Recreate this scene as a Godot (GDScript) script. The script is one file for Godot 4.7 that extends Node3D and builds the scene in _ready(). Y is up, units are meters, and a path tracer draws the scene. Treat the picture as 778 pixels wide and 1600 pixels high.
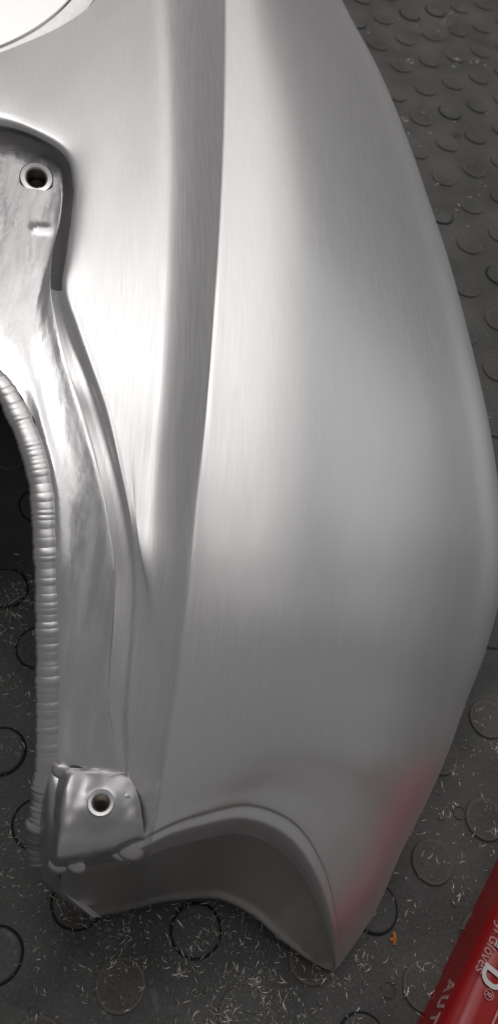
extends Node3D
# A brushed aluminium fuel tank lying on a studded rubber workshop mat, with a red glove box beside it.
# Shapes are given in millimetres (y up, floor at 0) and built in metres.

const MM := 0.001
const ALONG := Vector3(-0.449, 0.0, -0.893)    # the way the tank is brushed
const ACROSS := Vector3(0.893, 0.0, -0.449)

const SHELL_UPPER := [
	[-260.8, 166.5, -281.6, -261.9, 169.2, -284.2, -262.5, 173.1, -286.6, -261.5, 177.6, -286.9, -261.9, 180, -288.3, -260.7, 181.7, -292.8, -260.2, 196.1, -445.5, -272.4, 211, -702.9, -263, 211.4, -714.8, -246.5, 214.8, -722.4, -224, 221.2, -724.7, -221, 222, -725.3, -219.7, 222, -727.2, -215.8, 220.6, -739.7, -216, 215.6, -763.6, -223.5, 202.2, -816.9, -239.6, 178.8, -906.2, -261.3, 149.3, -1016, -275.5, 130, -1088.3, -307.8, 96.2, -1203.7, -365.9, 46.8, -1356.3, -427.6, 5.2, -1466],
	[-225.1, 167.8, -304.9, -226.4, 170.3, -307.7, -227.4, 174, -310.3, -227.1, 178.1, -310.8, -227.8, 180.4, -312.5, -226.7, 182.1, -317.4, -225.3, 193.2, -436, -230.5, 205.6, -611.4, -221.5, 206, -621, -206.2, 209.4, -626.8, -185.6, 215.8, -627.8, -182.9, 216.6, -628.2, -181.3, 216.6, -630.2, -175.6, 215.2, -642.3, -173.6, 210.2, -663.9, -176.8, 197.1, -710.3, -186.1, 174, -787.2, -199.8, 144.9, -881.2, -208.7, 125.9, -943.1, -232.6, 93.1, -1038.7, -278, 45.3, -1165.4, -328.5, 5, -1257],
	[-187.4, 168.1, -330.1, -188.9, 170.5, -333.1, -190.2, 174.2, -335.9, -190, 178.3, -335.7, -190.5, 180.5, -337, -189.7, 182.3, -342.3, -190.3, 190.3, -425.6, -195.6, 200, -535.7, -187.1, 200.4, -543.6, -172.9, 203.8, -548, -154.1, 210.2, -548.2, -151.6, 211, -548.5, -149.5, 211, -550.8, -141.6, 209.7, -563.3, -136.9, 204.8, -583.6, -135.6, 191.8, -625.1, -138.2, 169.1, -692.9, -144.2, 140.5, -775.1, -148, 121.7, -829.2, -164.8, 90.1, -909.4, -199.5, 43.8, -1015.9, -240.5, 4.9, -1093],
	[-174.2, 167.8, -337.3, -174.5, 170.3, -339.3, -174.4, 173.9, -340.7, -174.1, 177.9, -339.4, -174.5, 180.2, -339.6, -173.2, 181.9, -344.8, -168.5, 187.3, -401.4, -166.1, 194, -472.1, -158.1, 194.4, -478.7, -145.1, 197.8, -482, -128.1, 204.2, -481.7, -125.8, 205, -481.8, -123.1, 205, -484.4, -112.8, 203.7, -497.4, -105.3, 198.9, -516.7, -99.6, 186.3, -554.2, -95.9, 164.1, -614.4, -94.7, 136.3, -686.6, -93.7, 118, -734.1, -104.7, 87.3, -802.2, -130.4, 42.5, -892.5, -163.5, 4.7, -957.9],
	[-160.7, 167.2, -338.9, -159.4, 169.5, -338.5, -157.5, 172.9, -337.3, -155.3, 176.7, -336.1, -154.1, 178.8, -336.5, -152.3, 180.5, -341.4, -145.5, 183.9, -375.4, -139.9, 188.4, -416.7, -132.6, 188.7, -422, -120.9, 192.2, -424.5, -105.8, 198.6, -423.6, -103.8, 199.4, -423.7, -100.3, 199.4, -426.6, -86.7, 198.1, -440.7, -75.8, 193.4, -459.7, -65.1, 181.2, -494.6, -54.5, 159.7, -549.2, -45.7, 132.6, -613.9, -39.8, 114.9, -656.6, -45.4, 85, -715.2, -63.1, 41.4, -793.1, -89, 4.6, -849.4],
	[-152.1, 166.3, -328, -149.4, 168.3, -326.4, -145.7, 171.4, -323.8, -143, 174.8, -321, -141.3, 176.6, -319.8, -138.3, 178.2, -323.8, -128.6, 180, -344.7, -118.6, 183, -369.5, -111.8, 183.4, -373.9, -101.2, 186.8, -375.8, -87.5, 193.2, -374.8, -85.7, 194, -374.8, -81.7, 194, -377.8, -65.8, 192.8, -392.1, -52.5, 188.3, -410.4, -38.3, 176.4, -442.4, -22.9, 155.5, -491.6, -8.8, 129.2, -549.2, 0.7, 112, -587.2, -1.2, 82.9, -637.9, -13, 40.3, -705, -33.6, 4.5, -753.5],
	[-141.8, 165.2, -305.3, -139.2, 166.9, -303.7, -135.9, 169.6, -301.2, -133.5, 172.5, -299.5, -131.9, 174.1, -299, -128, 175.4, -301.6, -116, 176.2, -315.2, -102.5, 178, -330.5, -96.1, 178.4, -334.5, -86, 181.8, -336.2, -73.3, 188.2, -335.3, -71.6, 189, -335.3, -67.3, 189, -338.4, -49.7, 187.8, -352.6, -34.5, 183.4, -370, -17.8, 171.8, -399.5, 1.1, 151.5, -444, 19, 126, -495.7, 30.9, 109.2, -529.8, 31.7, 80.8, -574, 24, 39.3, -632.4, 7.4, 4.4, -674.5],
	[-134.5, 163.8, -282.1, -131.5, 165, -280.9, -127.7, 166.8, -278.9, -125.4, 169.6, -277.3, -123.9, 171.1, -276.8, -119.4, 172.2, -278.2, -105.3, 172.2, -287.5, -89.2, 173, -296.9, -83, 173.4, -300.5, -73.4, 176.9, -302.1, -61.4, 183.2, -301.5, -59.8, 184, -301.5, -55.1, 184, -304.6, -36, 182.8, -318.6, -19.3, 178.5, -335.3, -0.3, 167.2, -362.7, 21.6, 147.3, -403.6, 42.6, 122.4, -450.5, 56.5, 106, -481.4, 59.4, 78.4, -519.9, 55.1, 38.2, -570.7, 41.7, 4.2, -607.1],
	[-125.3, 162, -261.4, -123.3, 162.8, -261, -120.8, 164.1, -260.2, -118.4, 166.9, -259.1, -116.8, 168.4, -258.9, -112.3, 168.7, -260, -96.5, 168.4, -264.9, -78.5, 168.2, -269.5, -72.5, 168.6, -272.8, -63.4, 172.1, -274.4, -51.9, 178.5, -274, -50.4, 179.2, -274, -45.4, 179.2, -277.1, -25.2, 178.1, -290.9, -7.3, 173.8, -306.9, 13.3, 162.7, -332.7, 37.4, 143, -370.5, 60.6, 118.4, -413.7, 76, 102.2, -442.1, 80.2, 75.6, -475.8, 78.2, 36.8, -520, 67.1, 4.1, -551.4],
	[-112.3, 159.7, -242.3, -109.4, 160.2, -241.9, -105.9, 161.1, -241.4, -104.2, 163.8, -241.9, -103.1, 165.3, -243, -98.5, 165.1, -243.2, -84.7, 164.3, -244.2, -68.8, 163.2, -244, -63, 163.6, -247, -54.2, 167.1, -248.6, -43.2, 173.4, -248.5, -41.8, 174.2, -248.5, -36.5, 174.2, -251.4, -14.8, 173.1, -264.3, 4.4, 168.8, -279.1, 26.7, 157.6, -302.6, 53.1, 137.9, -337, 78.7, 113.2, -376.1, 95.7, 97, -401.8, 101, 71.8, -430.5, 100.8, 34.9, -468, 91.6, 3.9, -494.6],
	[-95.5, 156.7, -221.3, -93.1, 157.2, -223, -90.2, 157.9, -224.9, -88.6, 160.3, -225.3, -87.6, 161.5, -226.2, -83.2, 161, -225.5, -72.4, 159.8, -223.9, -59.8, 158, -220.2, -54.1, 158.4, -223, -45.7, 161.9, -224.5, -35.3, 168.2, -224.6, -33.9, 169, -224.6, -28.3, 169, -227.3, -5.4, 167.8, -239.4, 15, 163.5, -253.1, 38.9, 152.2, -274.6, 67.4, 132.3, -306.1, 95.2, 107.3, -341.7, 113.5, 90.9, -365.1, 119.5, 67.3, -389, 120.6, 32.7, -420.2, 112.8, 3.6, -442.3],
	[-84.4, 152.9, -209.1, -80.1, 153.3, -208.8, -74.9, 153.9, -208.2, -73.4, 155.8, -208.7, -72.4, 156.8, -209.5, -68.2, 156.1, -207.7, -60.5, 154.7, -204.3, -51.2, 152.6, -197.8, -45.8, 153, -200.4, -37.8, 156.5, -201.9, -27.9, 162.8, -202.1, -26.6, 163.4, -202.4, -20.7, 163.6, -204.7, 3, 162.4, -215.9, 24.4, 158, -228.4, 49.5, 146.5, -248.1, 79.5, 126.2, -276.8, 109, 100.7, -309.1, 128.4, 84, -330.4, 134.7, 62.2, -350, 136.3, 30.2, -375.4, 129.5, 3.4, -393.2],
	[-64.5, 148.2, -184.9, -61.7, 148.6, -186.1, -58.3, 149.2, -187.4, -57.2, 151, -187.6, -56.5, 151.9, -188.2, -53, 151, -185.8, -48.6, 150, -182.7, -43.2, 148, -176, -37.9, 148.4, -178.5, -30.1, 151.5, -180.2, -20.7, 157.3, -181, -19.4, 157.5, -181.5, -13.4, 158, -183.5, 10.9, 156.8, -193.7, 32.8, 152.3, -205.1, 58.7, 140.4, -223, 89.9, 119.5, -249, 120.6, 93.4, -278.3, 140.8, 76.2, -297.6, 146.9, 56.4, -313.2, 148.6, 27.4, -333.2, 142.1, 3, -347],
]
const SHELL_LOWER := [
	[-51.4, 142.6, -166.7, -48.7, 143, -168.1, -45.3, 143.6, -169.8, -44.3, 145.4, -169.7, -43.6, 146.3, -170, -41.3, 145.8, -167.9, -37.9, 145.3, -165.2, -34.1, 144.3, -159.7, -28.9, 145, -160.7, -22, 147.5, -161.1, -13.9, 151.7, -161.1, -12.8, 151.6, -161.5, -6.8, 152.3, -163.2, 17.5, 151, -172.2, 39.4, 146.4, -182.4, 65.4, 134.1, -198.3, 96.8, 112.7, -221.4, 127.9, 85.7, -247.6, 148.4, 68, -264.7, 153.9, 50.3, -276.8, 155, 24.5, -292.1, 148.4, 3, -302.2],
	[-41.2, 136.1, -150.2, -38.2, 136.4, -151.2, -34.4, 136.9, -152.3, -33.6, 138.3, -152.3, -33, 139, -152.5, -30.9, 139, -151.2, -27.8, 139.2, -149.4, -24, 139.5, -146.4, -19.3, 140.6, -145.4, -13.6, 142.7, -144, -7.6, 145.5, -142.4, -6.6, 145.3, -142.4, -0.9, 146, -143.8, 22.6, 144.8, -151.4, 43.6, 140.5, -159.8, 68.4, 129.3, -172.7, 98.1, 109.2, -191.4, 127.8, 82.1, -213.5, 149.1, 60, -230.7, 153.7, 44.4, -239.7, 153.8, 21.6, -251, 146.8, 3, -258],
	[-32.8, 129, -130.6, -30.1, 129.3, -132.4, -26.8, 129.7, -134.5, -25.8, 131.1, -134.3, -25, 131.7, -134.4, -22.9, 132.1, -133.7, -20.2, 132.7, -132.8, -16.3, 133.6, -131.3, -12, 135, -129.7, -7.1, 136.8, -127.6, -2.3, 138.9, -125.5, -1.3, 138.6, -125.4, 4.2, 139.3, -127.1, 25.9, 138.3, -134.7, 46, 134.5, -142.9, 69.6, 124.8, -153.8, 97.2, 106.9, -168.2, 124.9, 80.7, -184.8, 145.7, 55, -199.7, 149.7, 40.7, -206.7, 149.2, 19.8, -215.3, 141.8, 3, -220.3],
	[-26.4, 121.4, -114, -23.5, 121.7, -114.9, -20, 122.3, -115.9, -19, 124, -116, -18.2, 124.8, -116.3, -16.1, 125.1, -115.7, -13.7, 125.6, -114.9, -10.2, 126.6, -113.8, -6.2, 127.8, -112.4, -1.7, 129.6, -110.8, 2.7, 131.5, -109.1, 3.6, 131.3, -108.9, 9, 132, -111.2, 29, 131.1, -119, 48.4, 127.9, -127.6, 71, 119.9, -136.8, 96.6, 104.6, -147.2, 122.2, 80.2, -158.2, 142.3, 52, -169.9, 145.9, 38.5, -175.4, 145.1, 18.7, -182.2, 137.7, 3, -185.9],
	[-19.8, 113.8, -100.7, -17.3, 114.3, -101, -14.3, 115, -101.3, -13.2, 117.1, -101, -12.3, 118.1, -101.1, -10.2, 118.5, -100.5, -8.2, 119, -100, -5, 119.9, -99, -1.4, 121.2, -97.9, 2.7, 122.9, -96.5, 6.6, 124.8, -95.1, 7.6, 124.6, -95, 12.9, 125.3, -98.1, 30.8, 124.5, -106.9, 49.5, 121.8, -116.6, 71.4, 115.1, -124.9, 95.4, 101.8, -131.9, 119.3, 78.3, -137.5, 138.7, 47, -145.6, 141.6, 34.8, -149.8, 140.1, 16.9, -154.8, 132.4, 3, -157.3],
	[-7.8, 106.9, -85.5, -6.4, 107.2, -85.2, -4.7, 107.7, -84.7, -3.9, 109.3, -84.9, -3.2, 109.9, -85.2, -1.2, 110.8, -85, -0.4, 111.2, -85, 1.9, 112.4, -84.7, 4.4, 114, -84.4, 7.3, 116.1, -83.9, 9.7, 118.1, -83.4, 10.7, 118.3, -83.4, 15.9, 119, -87.5, 31.1, 118.2, -97.1, 49.3, 115.4, -108.2, 71.1, 108.6, -115.7, 94, 95, -118.8, 116.7, 71, -117.5, 134, 39, -119.3, 136.1, 28.9, -122.2, 133.5, 14, -125.6, 125.1, 3, -127.4],
	[1.7, 101.4, -77.2, 2.8, 101.6, -74.6, 4.1, 102, -71.5, 4.5, 103, -72.1, 4.8, 103.4, -72.8, 6.6, 105, -73.2, 6.5, 104.9, -73.1, 7.8, 106.2, -73.4, 9.4, 107.9, -73.6, 11.1, 110.1, -73.8, 12.3, 111.8, -73.9, 13.2, 112.4, -74.2, 18.4, 113.1, -79.1, 31, 112.2, -88.8, 48.9, 109.2, -100.8, 71, 101.8, -106.5, 93.2, 87, -104.1, 115.4, 60.8, -94.5, 131.2, 26, -89.3, 132.1, 19.2, -90.8, 128.2, 9.4, -93.2, 118.9, 3, -95],
	[7.7, 98.4, -65.4, 8, 98.8, -65.2, 8.3, 99.4, -64.9, 8.8, 101.2, -65, 9.2, 102.1, -65.3, 10.5, 103.6, -66.4, 10.3, 103.2, -66.2, 11.1, 104.4, -66.9, 12.1, 105.8, -67.6, 13.1, 107.6, -68.4, 13.8, 108.8, -68.9, 14.4, 109.3, -69.5, 19.5, 110, -74.6, 29.2, 109, -82.5, 46, 105.5, -93.6, 67.1, 97.1, -96.4, 87.8, 80.3, -89.1, 109, 50.6, -73.1, 123.7, 11, -62.5, 123.4, 8.1, -63.2, 118.2, 4, -65.5, 108.5, 3, -68.3],
	[7.8, 96.9, -64.8, 8.1, 97.3, -64.6, 8.4, 97.9, -64.3, 8.9, 99.7, -64.5, 9.3, 100.5, -64.7, 10.6, 102, -65.8, 10.4, 101.7, -65.6, 11.3, 102.8, -66.3, 12.2, 104.2, -67.1, 13.3, 105.9, -67.9, 14, 107.1, -68.4, 14.6, 107.6, -69, 19.7, 108.3, -74.1, 29.4, 107.3, -81.9, 46.2, 103.8, -92.9, 67.2, 95.5, -95.6, 87.9, 78.9, -88.3, 109, 49.7, -72.8, 123.7, 10.9, -62.5, 123.6, 7.1, -63.9, 118.3, 3, -66.2, 108.6, 2, -69],
	[8.1, 94.8, -61.7, 8.4, 95.2, -61.6, 8.8, 95.8, -61.4, 9.3, 97.5, -61.5, 9.7, 98.3, -61.8, 10.9, 99.7, -62.8, 10.8, 99.4, -62.7, 11.7, 100.4, -63.4, 12.7, 101.8, -64.1, 13.8, 103.5, -64.9, 14.5, 104.6, -65.4, 15.2, 105.1, -66, 20.4, 105.7, -70.9, 30, 104.7, -78.3, 46.5, 101.3, -88.7, 67, 93.1, -91.1, 87.3, 76.9, -84.5, 108.5, 48.5, -70.9, 123.7, 10.7, -62.4, 123.6, 7.1, -63.9, 118.3, 3, -66.2, 108.6, 2, -69],
	[8.4, 90.2, -60.2, 8.7, 90.5, -60.1, 9.1, 91.1, -60, 9.6, 92.7, -60.1, 10, 93.4, -60.4, 11.2, 94.7, -61.3, 11.2, 94.4, -61.3, 12.2, 95.4, -62, 13.1, 96.6, -62.8, 14.3, 98.2, -63.6, 15.1, 99.2, -64.1, 15.8, 99.6, -64.7, 21, 100.1, -69.6, 30.7, 99, -76.9, 47.3, 95.7, -87, 67.5, 87.8, -89.1, 87.7, 72.4, -82.6, 108.7, 45.7, -70, 123.7, 10.3, -62.4, 123.6, 7.1, -63.9, 118.3, 3, -66.2, 108.6, 2, -69],
	[8.8, 79.8, -59.3, 9.2, 80.1, -59.3, 9.6, 80.6, -59.2, 10.1, 81.9, -59.4, 10.5, 82.5, -59.7, 11.7, 83.6, -60.6, 11.8, 83.3, -60.7, 12.9, 84, -61.4, 13.9, 85, -62.2, 15.1, 86.3, -63.1, 16, 87.1, -63.7, 16.7, 87.4, -64.4, 22.1, 87.6, -69.2, 32.1, 86.4, -76.5, 49, 83.3, -86.4, 69.2, 76, -88.2, 89.2, 62.5, -81.5, 109.8, 39.5, -69.5, 123.8, 9.4, -62.4, 123.6, 7.1, -63.9, 118.3, 3, -66.2, 108.6, 2, -69],
]
const END_FACE := [
	[-20.2, 88, -47, -11.9, 86, -49.3, -2.4, 85, -53.8, 5.5, 84, -59, 10.5, 82.5, -59.7, 12.9, 84, -61.4, 15.1, 86.3, -63.1, 16.7, 87.4, -64.4, 22.1, 87.6, -69.2, 32.1, 86.4, -76.5, 49, 83.3, -86.4, 69.2, 76, -88.2, 89.2, 62.5, -81.5, 109.8, 39.5, -69.5, 123.8, 9.4, -62.4],
	[-19.9, 85.1, -46.9, -11.3, 82.3, -48.7, -1.6, 80.1, -52.7, 5.8, 79.1, -57.6, 10.9, 74.3, -59.1, 13.4, 75.5, -60.9, 15.7, 77.4, -62.6, 17.4, 78.4, -63.9, 23, 78.5, -68.8, 33.1, 77.2, -76, 50.2, 74.3, -85.7, 70.4, 67.6, -87.2, 90.2, 55.5, -80.5, 110.5, 35.1, -69, 124, 8.7, -62.5],
	[-19.3, 77.2, -46.8, -10, 72.2, -47.9, -0.1, 66.8, -50.9, 6.6, 65.5, -55.4, 11.6, 59.8, -57.3, 14.4, 60.5, -59.2, 16.8, 61.8, -61.1, 18.8, 62.4, -62.5, 24.6, 62.3, -67.2, 35, 61, -74.3, 52.3, 58.5, -83.5, 72.3, 52.8, -84.5, 91.9, 43.1, -78, 111.7, 27.4, -67.9, 124.2, 7.3, -62.5],
	[-18.7, 69.3, -46.7, -8.6, 62.1, -47.1, 1.5, 53.4, -49, 7.4, 51.9, -52.8, 12.4, 46.6, -55.2, 15.4, 46.8, -57.1, 17.9, 47.6, -59, 20.1, 47.8, -60.5, 26.1, 47.5, -65.1, 36.8, 46.2, -71.9, 54.3, 44, -80.7, 74, 39.3, -81.3, 93.2, 31.8, -75, 112.6, 20.3, -66.5, 124.4, 6.1, -62.6],
	[-18.1, 61.4, -46.6, -7.2, 52, -46.1, 3.3, 40, -46.7, 8.2, 38.3, -50, 13.1, 34.6, -52.6, 16.4, 34.4, -54.6, 19, 34.7, -56.5, 21.4, 34.7, -58, 27.6, 34.2, -62.6, 38.4, 32.8, -69.1, 56, 30.9, -77.2, 75.4, 27, -77.4, 94.2, 21.6, -71.6, 113.3, 13.9, -65, 124.6, 5, -62.6],
	[-17.5, 56, -46.3, -6, 45.1, -45.1, 4.7, 30.9, -44.7, 8.9, 29, -47.4, 13.6, 25.7, -50.3, 17.2, 25.2, -52.3, 19.9, 25.2, -54.2, 22.4, 24.9, -55.8, 28.7, 24.3, -60.2, 39.7, 22.9, -66.4, 57.3, 21.3, -74.1, 76.3, 18, -74.1, 94.9, 14, -68.6, 113.8, 9.1, -63.7, 124.7, 4.2, -62.6],
	[-17, 52, -46, -4.9, 40, -44.1, 6, 24.2, -42.6, 9.5, 22.2, -44.9, 14.1, 19.4, -48, 17.8, 18.7, -50, 20.5, 18.4, -52, 23.2, 18, -53.5, 29.6, 17.3, -57.8, 40.6, 15.8, -63.8, 58.2, 14.4, -71, 76.9, 11.5, -70.7, 95.2, 8.6, -65.8, 113.9, 5.8, -62.5, 124.8, 3.6, -62.6],
	[-17.4, 48, -48.8, -5.1, 36, -47, 5.8, 20.2, -45.5, 9.4, 18.2, -47.9, 13.2, 15.4, -50.7, 17, 14.7, -52.8, 19.8, 14.4, -54.7, 22.4, 14, -56.3, 29, 13.3, -60.6, 40.1, 11.8, -66.7, 57.9, 10.4, -74.1, 76.7, 7.5, -73.8, 95.3, 4.6, -68.8, 114, 2.9, -65.3, 124.6, 1.8, -65.3],
	[-18.6, 60, -56.4, -6.6, 48, -54.8, 4.2, 32.2, -53.7, 7.7, 30.2, -56.1, 9, 25.4, -58.4, 12.6, 24.7, -60.5, 15.4, 24.4, -62.4, 18, 24, -64.1, 24.5, 23.3, -68.4, 35.4, 21.8, -74.5, 53, 20.4, -82, 71.7, 17.5, -81.8, 90, 14.6, -76.8, 108.9, 11.8, -73.5, 119.7, 9.6, -73.7],
]
const FLANGE := [
	[-260.8, 168.5, -282.4, -258.9, 168.5, -279.6, -255.7, 167.9, -274.6, -245.7, 166, -259.1, -233, 163.9, -239.5, -220.8, 162, -220.7, -212.3, 160.7, -207.7, -205.8, 159.2, -197.5],
	[-226.5, 168.5, -307.3, -224.6, 168.4, -304.3, -221.4, 167.9, -298.8, -211.6, 166, -282.1, -199.1, 163.8, -260.8, -187.2, 161.9, -240.6, -178.9, 160.6, -226.6, -172.6, 159, -215.8],
	[-188.8, 168.3, -333.9, -187.3, 168.3, -330, -184.8, 167.7, -322.7, -177.1, 165.6, -301, -167.6, 163.3, -273.8, -158.6, 161.2, -248.3, -152.5, 159.7, -231.1, -147.9, 157.9, -217.7],
	[-175.5, 168.2, -341.4, -174, 168.1, -337, -171.3, 167.5, -328.9, -163.4, 165.3, -304.6, -153.5, 162.8, -274.6, -144.4, 160.5, -246.7, -138.2, 158.7, -228, -133.7, 156.7, -213.5],
	[-161.8, 167.6, -343, -160.4, 167.6, -338.4, -158.1, 167, -329.9, -151.3, 164.8, -304.5, -142.9, 162.3, -273.2, -135.2, 159.8, -244.3, -130, 158, -224.9, -126.3, 155.7, -210.1],
	[-153.1, 166.6, -331.9, -151.9, 166.7, -327.5, -149.9, 166.1, -319.7, -143.9, 164.1, -296.2, -136.5, 161.6, -267.3, -129.6, 159.2, -240.4, -125, 157.5, -222.2, -121.7, 155.2, -208.4],
	[-142.8, 165, -309, -141.8, 165.1, -305.3, -140.2, 164.7, -299, -135.5, 162.8, -280.1, -129.7, 160.5, -256.5, -124.3, 158.4, -234.2, -120.5, 156.9, -219, -117.9, 154.7, -207.4],
	[-135.5, 163.4, -285.2, -134.6, 163.6, -282.3, -133.1, 163.2, -277.4, -128.9, 161.5, -262.9, -123.5, 159.3, -244.4, -118.3, 157.3, -226.7, -114.7, 156, -214.4, -112.2, 154, -205.2],
	[-126.1, 161.7, -263.8, -125.3, 162, -261.5, -124, 161.6, -257.6, -120.3, 159.9, -246.3, -115.6, 157.7, -231.8, -111, 155.9, -217.6, -107.6, 154.7, -207.6, -105.4, 152.7, -200.2],
	[-112.8, 159.5, -243.9, -112.2, 159.9, -242.1, -111.5, 159.6, -239.3, -109.5, 157.9, -231.2, -106.9, 156, -220.6, -104.2, 154.4, -210, -102.2, 153.6, -202.3, -101, 151.8, -196.8],
	[-95.7, 156.4, -222.5, -95.5, 156.8, -221.2, -95.5, 156.6, -219.4, -95.8, 155.2, -214.2, -96.1, 153.6, -207.4, -96.2, 152.4, -200.2, -96.1, 152, -195, -96.5, 150.5, -191.4],
	[-84, 153.9, -209.3, -84, 154.3, -208.1, -84.3, 154.1, -206.6, -85.3, 152.7, -202.3, -86.6, 151.1, -196.5, -87.8, 150.1, -190.4, -88.5, 149.7, -185.9, -89.4, 148.3, -182.9],
	[-64.1, 147.9, -185.5, -64.5, 148.3, -184.8, -65.3, 148.3, -184, -68.3, 147.3, -181.8, -72, 146.3, -178.7, -75.6, 145.9, -175.4, -78.1, 146, -172.7, -80.4, 144.9, -171.2],
	[-51, 142.1, -167.3, -51.5, 142.5, -166.7, -52.6, 142.5, -166.1, -56.3, 141.7, -164.4, -61.2, 141, -162.1, -65.9, 140.8, -159.5, -69.1, 141.1, -157.4, -72.1, 140.2, -156.2],
	[-40.6, 135.8, -150.6, -41.2, 136.3, -150.1, -42.4, 136.3, -149.5, -46.5, 135.6, -148, -51.8, 134.9, -145.8, -57, 134.9, -143.4, -60.6, 135.2, -141.5, -63.8, 134.4, -140.4],
	[-32.3, 128, -131.3, -32.8, 128.5, -130.8, -34, 128.5, -130.3, -37.8, 127.8, -128.9, -42.9, 127.1, -126.9, -47.8, 127, -124.7, -51.2, 127.4, -123, -54.3, 126.5, -122],
	[-25.9, 120.7, -114.5, -26.4, 121.1, -114.1, -27.5, 121.1, -113.6, -31.1, 120.4, -112.4, -35.7, 119.8, -110.6, -40.3, 119.7, -108.6, -43.5, 120, -107.1, -46.3, 119.2, -106.2],
	[-19.3, 114.2, -100.9, -19.8, 114.7, -100.5, -20.9, 114.6, -99.9, -24.4, 113.8, -98.5, -28.9, 113.1, -96.4, -33.4, 112.8, -94.3, -36.5, 113.1, -92.6, -39.3, 112.2, -91.5],
	[-7.1, 106.5, -85.9, -7.7, 107, -85.5, -9.1, 107, -85, -13.5, 106.3, -83.7, -19.3, 105.8, -81.8, -25, 105.8, -79.8, -29.1, 106.3, -78.3, -32.5, 105.5, -77.3],
	[-6.2, 104.3, -84.4, -6.9, 104.8, -84, -8.3, 104.8, -83.5, -12.7, 104.1, -82.1, -18.5, 103.6, -80.3, -24.2, 103.6, -78.3, -28.3, 104.1, -76.8, -31.7, 103.3, -75.8],
]
const WELD_LINE := [
	[-205.1, 158.5, -196.2],
	[-171.8, 158.5, -214.3],
	[-149.6, 158.5, -215.3],
	[-136.1, 155.6, -212.6],
	[-126.1, 154.3, -207.9],
	[-119.8, 153.5, -205.1],
	[-111, 151.8, -198.6],
	[-100.9, 149.4, -190],
	[-91.6, 146.7, -180.4],
	[-82.7, 143, -168.4],
	[-75.4, 138.9, -155.6],
	[-66.7, 133, -139.9],
	[-56.9, 125.2, -121.5],
	[-48.7, 117.8, -105.7],
	[-41.5, 110.9, -91.2],
	[-34.9, 104.4, -77.6],
	[-33.2, 100.8, -71.4],
	[-31.4, 95.5, -65.5],
	[-28.9, 87.8, -58.9],
	[-26.4, 76.3, -52.8],
	[-24.1, 69.8, -49.4],
]
const TUNNEL_WALL := [
	[-207.4, 156.5, -197.1, -249.8, 95.1, -241.4, -281.3, 47.6, -276.4, -311.3, 3, -309],
	[-173.9, 156.5, -215.3, -208.9, 95.1, -263.6, -234.6, 47.6, -301.8, -259.1, 3, -337.4],
	[-151.6, 156.5, -216.3, -181.7, 95.1, -264.9, -203.5, 47.6, -303.3, -224.5, 3, -339],
	[-138, 153.6, -213.5, -164.2, 93.4, -260.1, -183.1, 46.7, -297, -201.3, 3, -331.2],
	[-127.9, 152.3, -208.8, -151.6, 92.6, -253.7, -168.6, 46.3, -289.4, -185, 3, -322.4],
	[-121.6, 151.5, -206, -143.8, 92.1, -250.1, -159.6, 46, -285, -174.9, 3, -317.3],
	[-112.7, 149.8, -199.4, -132.7, 91.1, -241.4, -146.8, 45.6, -274.7, -160.5, 3, -305.5],
	[-102.6, 147.4, -190.8, -120, 89.7, -230, -132.2, 44.8, -261.2, -144, 3, -290],
	[-93.2, 144.7, -181.2, -108.3, 88, -217.4, -118.6, 44, -246.3, -128.8, 3, -272.9],
	[-84.2, 141, -169.1, -96.9, 85.8, -201.7, -105.5, 42.9, -227.7, -114, 3, -251.7],
	[-76.8, 136.9, -156.2, -87.6, 83.3, -185.1, -94.8, 41.7, -208.2, -101.9, 3, -229.4],
	[-68, 131, -140.3, -76.6, 79.8, -164.9, -82, 39.9, -184.6, -87.6, 3, -202.6],
	[-58.2, 123.2, -121.8, -64.3, 75.1, -141.5, -68, 37.5, -157.4, -71.9, 3, -171.8],
	[-50, 115.8, -105.9, -54.3, 70.7, -121.8, -56.6, 35.3, -134.8, -59.2, 3, -146.4],
	[-42.6, 108.9, -91.3, -45.5, 66.5, -104.1, -46.7, 33.3, -114.6, -48.3, 3, -123.9],
	[-36.1, 102.4, -77.6, -37.7, 62.7, -87.9, -38.1, 31.3, -96.3, -38.9, 3, -103.7],
]
const CORNER_SIDE := [
	[-28.9, 104.8, -80.5, -33.5, 106.3, -78.2, -36.3, 103.9, -77.7, -39.6, 98, -78, -40.5, 90, -80.9, -45, 29.4, -100.7, -45.4, 3, -114],
	[-25.2, 107.5, -70.4, -30.1, 105.2, -68.6, -33.3, 98.4, -68.4, -37, 88, -69, -37.9, 80, -71.6, -40.9, 26.4, -87.9, -40.8, 3, -99.4],
	[-22.8, 106.5, -63.8, -27.3, 102.1, -61.4, -30.2, 92.8, -60.5, -33.4, 80, -60, -34.1, 72, -62.4, -36, 24, -76, -35.3, 3, -86.1],
	[-19.8, 104.5, -56.6, -23.9, 97.7, -54.4, -26.3, 85.6, -53.4, -29, 70, -52.9, -29.6, 62, -55.1, -30.2, 21, -66.4, -29, 3, -75.4],
	[-16.6, 98.5, -48.2, -20.6, 89.9, -47.4, -22.7, 75.7, -48.1, -25.1, 58, -49.1, -25.6, 50, -51.2, -25.1, 17.4, -60.7, -23.4, 3, -68.8],
	[-9.7, 48.5, -46.5, -13, 50.1, -44.7, -13.8, 47.8, -44.3, -14.8, 42, -44.3, -15, 34, -46.3, -13.1, 12.6, -53.9, -10.8, 3, -61.1],
	[8.8, 29.5, -43.1, 5.6, 32.9, -41.5, 5.2, 32.7, -41.3, 4.9, 29, -41.5, 5.1, 21, -43.5, 8.2, 8.7, -49.9, 11.1, 3, -56.4],
]
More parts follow.
